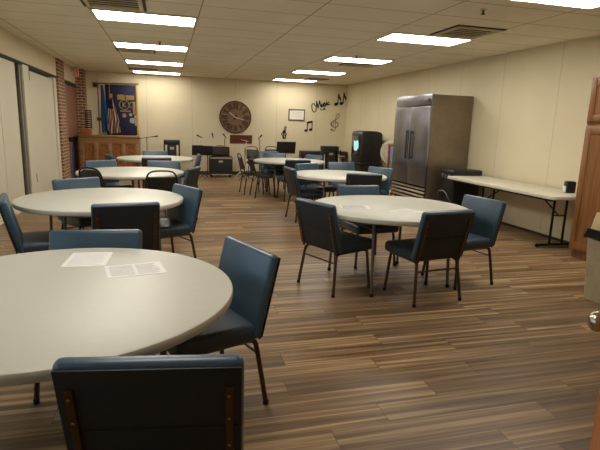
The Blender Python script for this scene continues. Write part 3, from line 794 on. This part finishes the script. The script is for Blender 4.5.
# exit sign over the recessed door
t = thing('exit_sign', 'small pinkish exit sign box on the left header', 'sign', (-2.12, 13.60, 2.50))
MB().box((-0.055, -0.04, 0.0), (0.055, 0.04, 0.20), 0.006).build('box', M['exit'], t)
MB().box((-0.04, -0.02, 0.20), (0.04, 0.02, CEIL-2.50-0.001), 0.004).build('bracket', M['vent'], t)

# clock
t = thing('wall_clock', 'large round dark wooden clock with radial numerals on the back wall', 'clock', (1.93, YB, 1.655))
R = 0.46
MB().cyl((0, -0.045, 0), R, 0.044, 64, axis='y', bev=0.006).build('face', M['clock_wood'], t)
MB().tube([((R-0.012)*math.cos(2*PI*i/64), -0.045, (R-0.012)*math.sin(2*PI*i/64)) for i in range(64)], 0.014, 8, closed=True).build('rim', M['clock_dark'], t)
rom = ['XII', 'I', 'II', 'III', 'IIII', 'V', 'VI', 'VII', 'VIII', 'IX', 'X', 'XI']
for k, s in enumerate(rom):
    wd = {'I': 0.036, 'V': 0.075, 'X': 0.075}
    tot = sum(wd[c] for c in s); x = -tot/2; nm = MB()
    for c in s:
        xc = x+wd[c]/2; x += wd[c]
        if c == 'I': nm.box((xc-0.011, -0.006, 0), (xc+0.011, 0, 0.17))
        else:
            for q in (-1, 1):
                lo = 0.022 if c == 'X' else 0.0
                nm.prism([(xc-q*lo-0.010, 0), (xc-q*lo+0.010, 0), (xc+q*0.026+0.010, 0.17), (xc+q*0.026-0.010, 0.17)], 0.006, Matrix.Rotation(PI/2, 4, 'X'))
    nm.xf(Matrix.Rotation(2*PI*k/12, 4, 'Y') @ Matrix.Translation((0, -0.044, 0.235)))
    nm.build('numeral', M['clock_dark'], t)
MB().cyl((0, -0.060, 0), 0.065, 0.018, 24, axis='y', bev=0.004).build('hub', M['clock_dark'], t)
MB().box((-0.012, -0.064, -0.05), (0.012, -0.058, 0.22), mtx=Matrix.Rotation(math.radians(-52), 4, 'Y')).build('hour_hand', M['silver'], t)
MB().box((-0.010, -0.068, -0.05), (0.010, -0.063, 0.27), mtx=Matrix.Rotation(math.radians(105), 4, 'Y')).build('minute_hand', M['silver'], t)

# framed notice
t = thing('framed_notice', 'small framed white notice on the back wall', 'picture frame', (3.76, YB, 1.79))
f = MB(); a, b, e = 0.25, 0.165, 0.03
f.box((-a, -0.028, -b), (a, -0.001, -b+e), 0.004).box((-a, -0.028, b-e), (a, -0.001, b), 0.004).box((-a, -0.028, -b+e), (-a+e, -0.001, b-e), 0.004).box((a-e, -0.028, -b+e), (a, -0.001, b-e), 0.004)
f.build('frame', M['frame_grey'], t)
MB().box((-a+e, -0.014, -b+e), (a-e, -0.006, b-e)).build('print', M['paper'], t)
f = MB()
for i in range(6): f.box((-0.15+0.02*(i % 2), -0.0155, 0.07-i*0.028), (0.15-0.03*(i % 3), -0.0135, 0.076-i*0.028))
f.build('text_lines', M['ink'], t)

# music symbols cut from sheet metal
def flat(mb): return mb
def on_wall(name, label, cat, x, z, m, build):
    mb = build(MB()); o = mb.build(name, m, None, loc=(x, YB-0.0065, z)); return tag(o, label, cat)
def ell(mb, cx, cz, rx, rz, ang, d=0.012):
    poly = []
    for i in range(20):
        a = 2*PI*i/20; px, pz = rx*math.cos(a), rz*math.sin(a)
        poly.append((cx+px*math.cos(ang)-pz*math.sin(ang), cz+px*math.sin(ang)+pz*math.cos(ang)))
    return mb.prism(poly, d, Matrix.Translation((0, d/2, 0)) @ Matrix.Rotation(PI/2, 4, 'X'))
def poly(mb, pts, d=0.012): return mb.prism(pts, d, Matrix.Translation((0, d/2, 0)) @ Matrix.Rotation(PI/2, 4, 'X'))
def clef_pts(h, mirror=1):
    q = [(-0.10, -0.40), (-0.02, -0.47), (0.07, -0.43), (0.09, -0.33), (0.04, -0.10), (-0.02, 0.18), (-0.01, 0.36), (0.07, 0.47), (0.13, 0.40), (0.10, 0.24), (-0.04, 0.10),
         (-0.19, -0.04), (-0.20, -0.18), (-0.06, -0.27), (0.12, -0.24), (0.17, -0.10), (0.07, 0.0), (-0.06, -0.02), (-0.10, -0.12), (-0.03, -0.19)]
    return [(x*h, 0, z*h) for x, z in q]
def small_clef(mb):
    mb.tube(spline(clef_pts(0.38), 5), 0.020, 8, flat=0.5)
    ell(mb, -0.030, -0.140, 0.026, 0.024, 0); ell(mb, -0.01, 0.02, 0.05, 0.04, 0.3)
    return poly(mb, [(-0.055, -0.175), (0.055, -0.175), (0.045, -0.155), (-0.045, -0.155)])
on_wall('treble_clef', 'small black treble clef on the back wall below the framed notice', 'wall decoration', 3.40, 1.265, M['sheet_metal'], small_clef)
def big_clef(mb):
    mb.tube(spline(clef_pts(0.60), 6), 0.0085, 8)
    mb.tube(spline([(x+0.016, y-0.004, z+0.008) for x, y, z in clef_pts(0.60)][9:18], 6), 0.007, 6)
    ell(mb, -0.055, -0.25, 0.035, 0.032, 0.2)
    return mb
b = on_wall('treble_clef', 'large grey outlined treble clef on the back wall near the right corner', 'wall decoration', 4.985, 1.62, M['pewter'], big_clef)
b.rotation_euler = (0, math.radians(12), 0)
def beamed(mb):
    ell(mb, -0.08, -0.135, 0.055, 0.042, 0.3); ell(mb, 0.065, -0.105, 0.055, 0.042, 0.3)
    poly(mb, [(-0.056, -0.13), (-0.030, -0.13), (-0.030, 0.12), (-0.056, 0.12)]); poly(mb, [(0.088, -0.10), (0.114, -0.10), (0.114, 0.16), (0.088, 0.16)])
    return poly(mb, [(-0.052, 0.065), (0.110, 0.105), (0.110, 0.165), (-0.052, 0.125)])
on_wall('music_note', 'black beamed pair of music notes on the back wall under the lettering', 'wall decoration', 4.15, 1.475, M['sheet_metal'], beamed)
def eighth(mb):
    ell(mb, -0.045, -0.14, 0.066, 0.048, 0.35)
    poly(mb, [(-0.010, -0.13), (0.018, -0.13), (0.036, 0.18), (0.008, 0.18)])
    return poly(mb, [(0.012, 0.18), (0.036, 0.18), (0.060, 0.10), (0.108, 0.03), (0.090, -0.07), (0.066, 0.0), (0.025, 0.05)])
on_wall('music_note', 'black single eighth note high on the back wall, left of two', 'wall decoration', 5.035, 2.29, M['sheet_metal'], eighth)
on_wall('music_note', 'black single eighth note high on the back wall, right one nearest the corner', 'wall decoration', 5.205, 2.32, M['sheet_metal'], eighth)
def music(mb):
    # M with a curled lead-in, then u s i c, swash below
    def ln(p, r=0.0095): mb.tube(spline([(x, 0, z*1.15) for x, z in p], 5), r*1.3, 6)
    ln([(-0.17, 0.02), (-0.21, 0.09), (-0.27, 0.08), (-0.29, -0.02), (-0.26, -0.11), (-0.19, -0.10), (-0.15, 0.0), (-0.115, 0.15)], 0.011)
    ln([(-0.115, 0.15), (-0.105, 0.03), (-0.10, -0.04)], 0.015); ln([(-0.10, -0.04), (-0.06, 0.05), (-0.02, 0.15)], 0.010)
    ln([(-0.02, 0.15), (-0.015, 0.05), (-0.005, -0.01), (0.02, -0.01)], 0.015)
    ln([(0.02, -0.01), (0.035, 0.06), (0.03, 0.0), (0.06, -0.01), (0.085, 0.065), (0.08, 0.0), (0.10, 0.0)], 0.013)
    ln([(0.10, 0.0), (0.13, 0.09), (0.125, 0.05), (0.155, 0.02), (0.135, -0.02), (0.105, -0.01)], 0.013)
    ln([(0.16, 0.0), (0.185, 0.075), (0.185, 0.01), (0.21, 0.0)], 0.012)
    ell(mb, 0.190, 0.125, 0.014, 0.014, 0)
    ln([(0.275, 0.055), (0.245, 0.075), (0.222, 0.04), (0.235, 0.0), (0.29, 0.02)], 0.012)
    ln([(-0.03, -0.05), (-0.02, -0.09), (0.05, -0.10), (0.11, -0.07), (0.09, -0.05), (0.07, -0.085), (0.14, -0.11)], 0.008)
    return mb
o = on_wall('wall_lettering', 'black script lettering reading Music on the back wall', 'wall decoration', 4.51, 2.07, M['sheet_metal'], music)
o.rotation_euler = (0, math.radians(-11), 0)

# ------------------------------------------------------------------ music gear
def music_stand(label, x, y, w, z0, z1, m, rz=0.0, metal='black_metal', xoff=0.0):
    t = thing('music_stand', label, 'music stand', (x, y, 0), rz, 'music stands')
    tl = Matrix.Translation((xoff, 0, z0)) @ Matrix.Rotation(math.radians(12), 4, 'X') @ Matrix.Rotation(0, 4, 'Z')
    h = z1-z0
    MB().box((-w/2, -0.008, 0), (w/2, 0.0, h), 0.004).xf(tl).build('desk', M[m], t)
    MB().box((-w/2, -0.055, 0), (w/2, 0.0, 0.012), 0.004).xf(tl).build('ledge', M[m], t)
    MB().tube([(0, 0.02, 0.18), (0, 0.02, z0+h*0.5)], 0.011, 8).build('pole', M[metal], t)
    for k in range(3):
        a = PI/2+2*PI*k/3
        MB().tube([(0, 0.02, 0.20), (0.25*math.cos(a), 0.02+0.25*math.sin(a), 0.008)], 0.008, 8).build('leg', M[metal], t)
    return t
music_stand('low black music stand at the left of the guitar amplifier', 0.78, 13.25, 0.30, 0.64, 0.90, 'black', 0.05)
music_stand('low black music stand close beside the amplifier head', 1.05, 13.45, 0.28, 0.63, 0.88, 'black', -0.05)
music_stand('tall music stand with wide reddish-brown desk under the clock', 1.93, 13.30, 0.60, 0.96, 1.19, 'mahogany', 0.0, 'white_metal')
music_stand('black music stand with wide desk, right of the thin microphone stand', 3.20, 13.38, 0.54, 0.72, 1.04, 'black', 0.0)

t = thing('amplifier_cabinet', 'black wheeled amplifier cabinet with silver badge by the back wall', 'amplifier', (1.44, 13.82, 0))
MB().box((-0.32, -0.17, 0.07), (0.32, 0.19, 0.575), 0.02, 3).build('cabinet', M['black'], t)
MB().box((-0.285, -0.178, 0.10), (0.285, -0.165, 0.50), 0.004).build('grille', M['grille'], t)
MB().box((-0.30, -0.182, 0.515), (0.30, -0.166, 0.55), 0.003).build('control_strip', M['silver'], t)
MB().lathe([(0, 0.008), (0.045, 0.007), (0.055, 0)], 24, Matrix.Translation((-0.01, -0.176, 0.44)) @ Matrix.Rotation(PI/2, 4, 'X') @ Matrix.Diagonal((1.3, 0.6, 1, 1))).build('badge', M['silver'], t)
MB().box((-0.30, -0.180, 0.075), (0.30, -0.166, 0.092), 0.003).build('lower_trim', M['silver'], t)
for sx in (-1, 1):
    for sy in (-1, 1): MB().cyl((sx*0.26, sy*0.13-0.012, 0.035), 0.035, 0.03, 14, axis='y').box((sx*0.26-0.02, sy*0.13-0.02, 0.045), (sx*0.26+0.02, sy*0.13+0.02, 0.072)).build('caster', M['rubber'], t)
t = thing('guitar_amplifier', 'dark amplifier head with woven grille on top of the cabinet', 'amplifier', (1.44, 13.84, 0.5755))
MB().box((-0.25, -0.13, 0.012), (0.24, 0.13, 0.265), 0.025, 3).build('case', M['black'], t)
MB().box((-0.215, -0.138, 0.05), (0.205, -0.125, 0.225), 0.006).build('grille', M['amp_cloth'], t)
ft = MB()
for sx in (-0.2, 0.19):
    for sy in (-0.09, 0.09): ft.cyl((sx, sy, 0), 0.015, 0.016, 10)
ft.build('feet', M['rubber'], t)
MB().tube(spline([(-0.10, 0, 0.262), (-0.08, 0, 0.285), (0.07, 0, 0.285), (0.09, 0, 0.262)], 5), 0.009, 8).build('handle', M['black'], t)

def mic(parent, p, d):
    d = Vector(d).normalized(); p = Vector(p)
    MB().tube([p-d*0.08, p-d*0.0, p+d*0.045, p+d*0.075, p+d*0.085], [0.011, 0.014, 0.022, 0.020, 0.008], 12).build('microphone', M['black'], parent)
def mic_stand(label, x, y, h, m, boom=None, tip=None):
    t = thing('microphone_stand', label, 'microphone stand', (x, y, 0), 0, 'microphone stands')
    MB().tube([(0, 0, 0.15), (0, 0, h)], 0.0095, 8).build('pole', M[m], t)
    for k in range(3):
        a = PI/2+2*PI*k/3
        MB().tube([(0, 0, 0.17), (0.24*math.cos(a), 0.24*math.sin(a), 0.008)], 0.008, 8).build('leg', M['black_metal'], t)
    if boom:
        MB().tube([boom[0], boom[1]], 0.008, 8).build('boom', M[m], t)
        mic(t, boom[1], Vector(boom[1])-Vector(boom[0]))
    else: mic(t, (0, 0, h+0.06), tip or (0.3, -0.2, 0.4))
    return t
mic_stand('boom microphone stand with a long level arm, right of the piano', -0.48, 12.95, 1.08, 'black_metal', ((-0.23, 0, 1.035), (0.19, 0, 1.10)))
mic_stand('thin black microphone stand just left of the far round table', 2.37, 12.86, 1.09, 'black_metal')
mic_stand('pale microphone stand at the left of the music stands', 0.86, 13.7, 1.05, 'white_metal', None, (-0.5, -0.1, 0.25))
mic_stand('pale microphone stand rising behind the amplifier head', 1.26, 14.20, 1.06, 'white_metal', None, (-0.1, -0.1, 0.5))
mic_stand('thin dark microphone stand standing close to the left of the reddish desk', 1.60, 14.18, 1.06, 'black_metal', None, (-0.3, -0.1, 0.4))
mic_stand('white microphone stand in front of the right end of the reddish desk', 2.02, 12.95, 1.02, 'white_metal', ((0.06, 0, 1.03), (-0.22, -0.04, 1.09)))
mic_stand('white microphone stand left of the black loudspeaker by the back wall', 4.22, 13.0, 0.72, 'white_metal')
mic_stand('white microphone stand in front of the black loudspeaker by the back wall', 4.54, 12.72, 0.74, 'white_metal')

def floor_speaker(label, x, y, w, zt):
    t = thing('loudspeaker', label, 'loudspeaker', (x, y, 0), 0, 'small black loudspeakers')
    MB().box((-w*0.5, -0.16, zt-0.13), (w*0.5, 0.16, zt), 0.015, 3).build('top_section', M['black'], t)
    MB().box((-w*0.28, -0.15, 0.30), (w*0.28, 0.15, zt-0.125), 0.01).build('cabinet', M['black'], t)
    MB().box((-w*0.25, -0.158, 0.34), (w*0.25, -0.148, zt-0.15), 0.004).build('grille', M['grille'], t)
    MB().box((-w*0.13, -0.166, zt-0.25), (w*0.13, -0.156, zt-0.19), 0.004).build('badge', M['silver'], t)
    for s in (-1, 1):
        MB().box((s*w*0.46-0.02, -0.12, 0), (s*w*0.46+0.02, 0.12, zt-0.125), 0.006).build('side_post', M['black'], t)
    MB().box((-w*0.45, -0.10, 0.27), (w*0.45, 0.10, 0.302), 0.004).build('shelf', M['black'], t)
    return t
floor_speaker('black loudspeaker on a frame between the piano and the music stands', 0.13, 13.75, 0.42, 1.0)
floor_speaker('black loudspeaker on a frame by the back wall near the right corner', 4.60, 13.72, 0.48, 0.92)
t = thing('electric_keyboard', 'long dark electric keyboard on legs along the back wall', 'keyboard', (4.45, 14.15, 0))
MB().box((-0.62, -0.13, 0.55), (0.83, 0.16, 0.75), 0.02, 3).build('case', M['black'], t)
MB().box((-0.52, -0.20, 0.55), (0.74, -0.12, 0.61), 0.006).build('key_bed', M['mahogany'], t)
ks = MB()
for i in range(36): ks.box((-0.50+i*0.034, -0.195, 0.61), (-0.468+i*0.034, -0.132, 0.622))
ks.build('keys', M['white_metal'], t)
for s in (-0.55, 0.76): MB().box((s-0.03, -0.12, 0), (s+0.03, 0.14, 0.555), 0.006).build('leg', M['mahogany'], t)

# tall black cabinet with rounded top in the right corner
t = thing('jukebox', 'tall black cabinet with rounded top and glossy front, standing by the right back corner', 'cabinet', (4.89, 11.66, 0), math.radians(0))
def arch(w, d, z0, z1, rise, n=10):
    pts = [(-w, z0), (w, z0), (w, z1)]
    for i in range(1, n):
        a = PI*i/n; pts.append((w*math.cos(a), z1+rise*math.sin(a)**0.6))
    return pts+[(-w, z1)]
sec = [(-0.27, 0.62), (0.27, 0.62), (0.285, 0.75), (0.285, 1.30), (0.25, 1.37), (0.12, 1.40), (-0.12, 1.405), (-0.25, 1.38), (-0.285, 1.32), (-0.285, 0.75)]
body = MB().prism(sec, 0.66, Matrix.Translation((0, 0.33, 0)) @ Matrix.Rotation(PI/2, 4, 'X'), 0.018); body.build('body', M['black'], t)
MB().box((-0.25, -0.29, 0.0), (0.25, 0.30, 0.625), 0.01).build('base', M['black'], t)
MB().box((-0.30, -0.345, 0.56), (0.30, 0.34, 0.625), 0.012).build('plinth', M['black'], t)
MB().box((-0.296, -0.26, 0.80), (-0.280, 0.26, 1.28), 0.006).build('front_panel', M['gloss_black'], t)
MB().prism([(-0.10, 0.92), (0.06, 0.90), (0.20, 0.98), (0.19, 1.10), (0.15, 1.17), (-0.02, 1.14), (-0.13, 1.16)], 0.006, Matrix.Translation((-0.295, 0.0, 0)) @ Matrix.Rotation(-PI/2, 4, 'Z') @ Matrix.Rotation(PI/2, 4, 'X')).build('window_reflection', M['window_reflection'], t)  # glowing patch stands in for the window reflection on the glossy front
MB().box((-0.24, -0.337, 0.72), (0.24, -0.326, 1.30), 0.008).build('side_panel', M['black_vinyl'], t)
MB().box((-0.17, -0.344, 1.10), (-0.06, -0.334, 1.19), 0.003).build('port', M['dark'], t)

# pedestal fan and small wooden stand between it and the refrigerator
t = thing('floor_fan', 'white round floor fan beside the tall black cabinet', 'fan', (5.09, 10.66, 0), math.radians(-52))
MB().lathe([(0, 0), (0.20, 0), (0.20, 0.02), (0.05, 0.05), (0, 0.05)], 28).build('base', M['white_metal'], t)
MB().tube([(0, 0, 0.04), (0, 0, 0.72)], 0.016, 10).build('pole', M['white_metal'], t)
Tm = Matrix.Translation((0, 0, 0.93)) @ Matrix.Rotation(PI/2, 4, 'X')
cage = MB()
for r, zz in ((0.255, 0.0), (0.24, 0.05), (0.18, 0.075), (0.10, 0.085), (0.24, -0.05), (0.16, -0.08)):
    cage.tube([Tm @ Vector((r*math.cos(2*PI*i/36), r*math.sin(2*PI*i/36), zz)) for i in range(36)], 0.006 if r < 0.25 else 0.016, 6, closed=True)
for i in range(48):
    a = 2*PI*i/48
    cage.tube([Tm @ Vector((r*math.cos(a), r*math.sin(a), z)) for r, z in ((0.05, 0.088), (0.18, 0.075), (0.24, 0.05), (0.255, 0), (0.24, -0.05), (0.16, -0.08), (0.06, -0.09))], 0.0034, 4)
cage.build('cage', M['cream_metal'], t)
MB().lathe([(0, -0.17), (0.05, -0.16), (0.06, -0.08), (0.045, 0.02), (0, 0.03)], 20, Tm).build('motor', M['white_metal'], t)
for k in range(4):
    bl = MB()
    def f(bm):
        g = []
        for i in range(7):
            r = 0.04+0.17*i/6; ww = 0.35+0.30*math.sin(PI*i/6)
            g.append([bm.verts.new((r*math.cos(a), r*math.sin(a), 0.03*(a/ww))) for a in (-ww, 0, ww)])
        fs = []
        for i in range(6):
            for j in range(2): fs.append(bm.faces.new((g[i][j], g[i+1][j], g[i+1][j+1], g[i][j+1])))
        bmesh.ops.solidify(bm, geom=fs, thickness=0.004)
    bl.add(f).xf(Tm @ Matrix.Rotation(PI/2*k, 4, 'Z')).build('blade', M['flag_white'], t)
t = thing('wooden_stand', 'reddish wooden stand half hidden beside the refrigerator', 'stand', (4.93, 10.0, 0))
MB().box((-0.16, -0.16, 1.10), (0.16, 0.16, 1.14), 0.006).build('top', M['red_wood'], t)
for sx in (-1, 1):
    for sy in (-1, 1): MB().box((sx*0.13-0.02, sy*0.13-0.02, 0), (sx*0.13+0.02, sy*0.13+0.02, 1.10), 0.004).build('leg', M['red_wood'], t)
MB().box((-0.13, -0.13, 0.62), (0.13, 0.13, 0.65), 0.004).build('shelf', M['red_wood'], t)
cl = tag(MB().box((-0.11, -0.11, 0.0), (0.10, 0.09, 0.42), 0.06, 4).build('cloth_bag', M['blue_bit'], None, loc=(4.90, 10.0, 0.6502)), 'faded blue bag on the shelf of the reddish wooden stand', 'bag')

# ------------------------------------------------------------------ light and camera
w = bpy.data.worlds.new('sky'); scene.world = w; w.use_nodes = True
nt = w.node_tree; bg = nt.nodes['Background']
bg.inputs['Color'].default_value = (0.62, 0.80, 1.0, 1); bg.inputs['Strength'].default_value = 1.6

f_px, pitch, yaw, roll, zc = 488.0, 0.2015, 0.2684, 0.0316, 1.489
fw = Vector((math.sin(yaw)*math.cos(pitch), math.cos(yaw)*math.cos(pitch), -math.sin(pitch)))
ri = Vector((math.cos(yaw), -math.sin(yaw), 0)); up = ri.cross(fw)
ri2 = ri*math.cos(roll)+up*math.sin(roll); up2 = up*math.cos(roll)-ri*math.sin(roll)
cam = bpy.data.cameras.new('camera'); co = bpy.data.objects.new('camera', cam); col.objects.link(co)
cam.sensor_fit = 'HORIZONTAL'; cam.sensor_width = 36; cam.lens = f_px*36/600; cam.clip_start = 0.02
R3 = Matrix((ri2, up2, -fw)).transposed()
co.matrix_world = Matrix.Translation((0, 0, zc)) @ R3.to_4x4()
scene.camera = co
scene.view_settings.view_transform = 'Standard'; scene.view_settings.look = 'None'
scene.view_settings.exposure = 0.22; scene.view_settings.gamma = 1.0
scene.view_settings.use_curve_mapping = False
scene.cycles.max_bounces = 10; scene.cycles.diffuse_bounces = 6
scene.cycles.use_denoising = True
scene.cycles.sample_clamp_indirect = 4.0
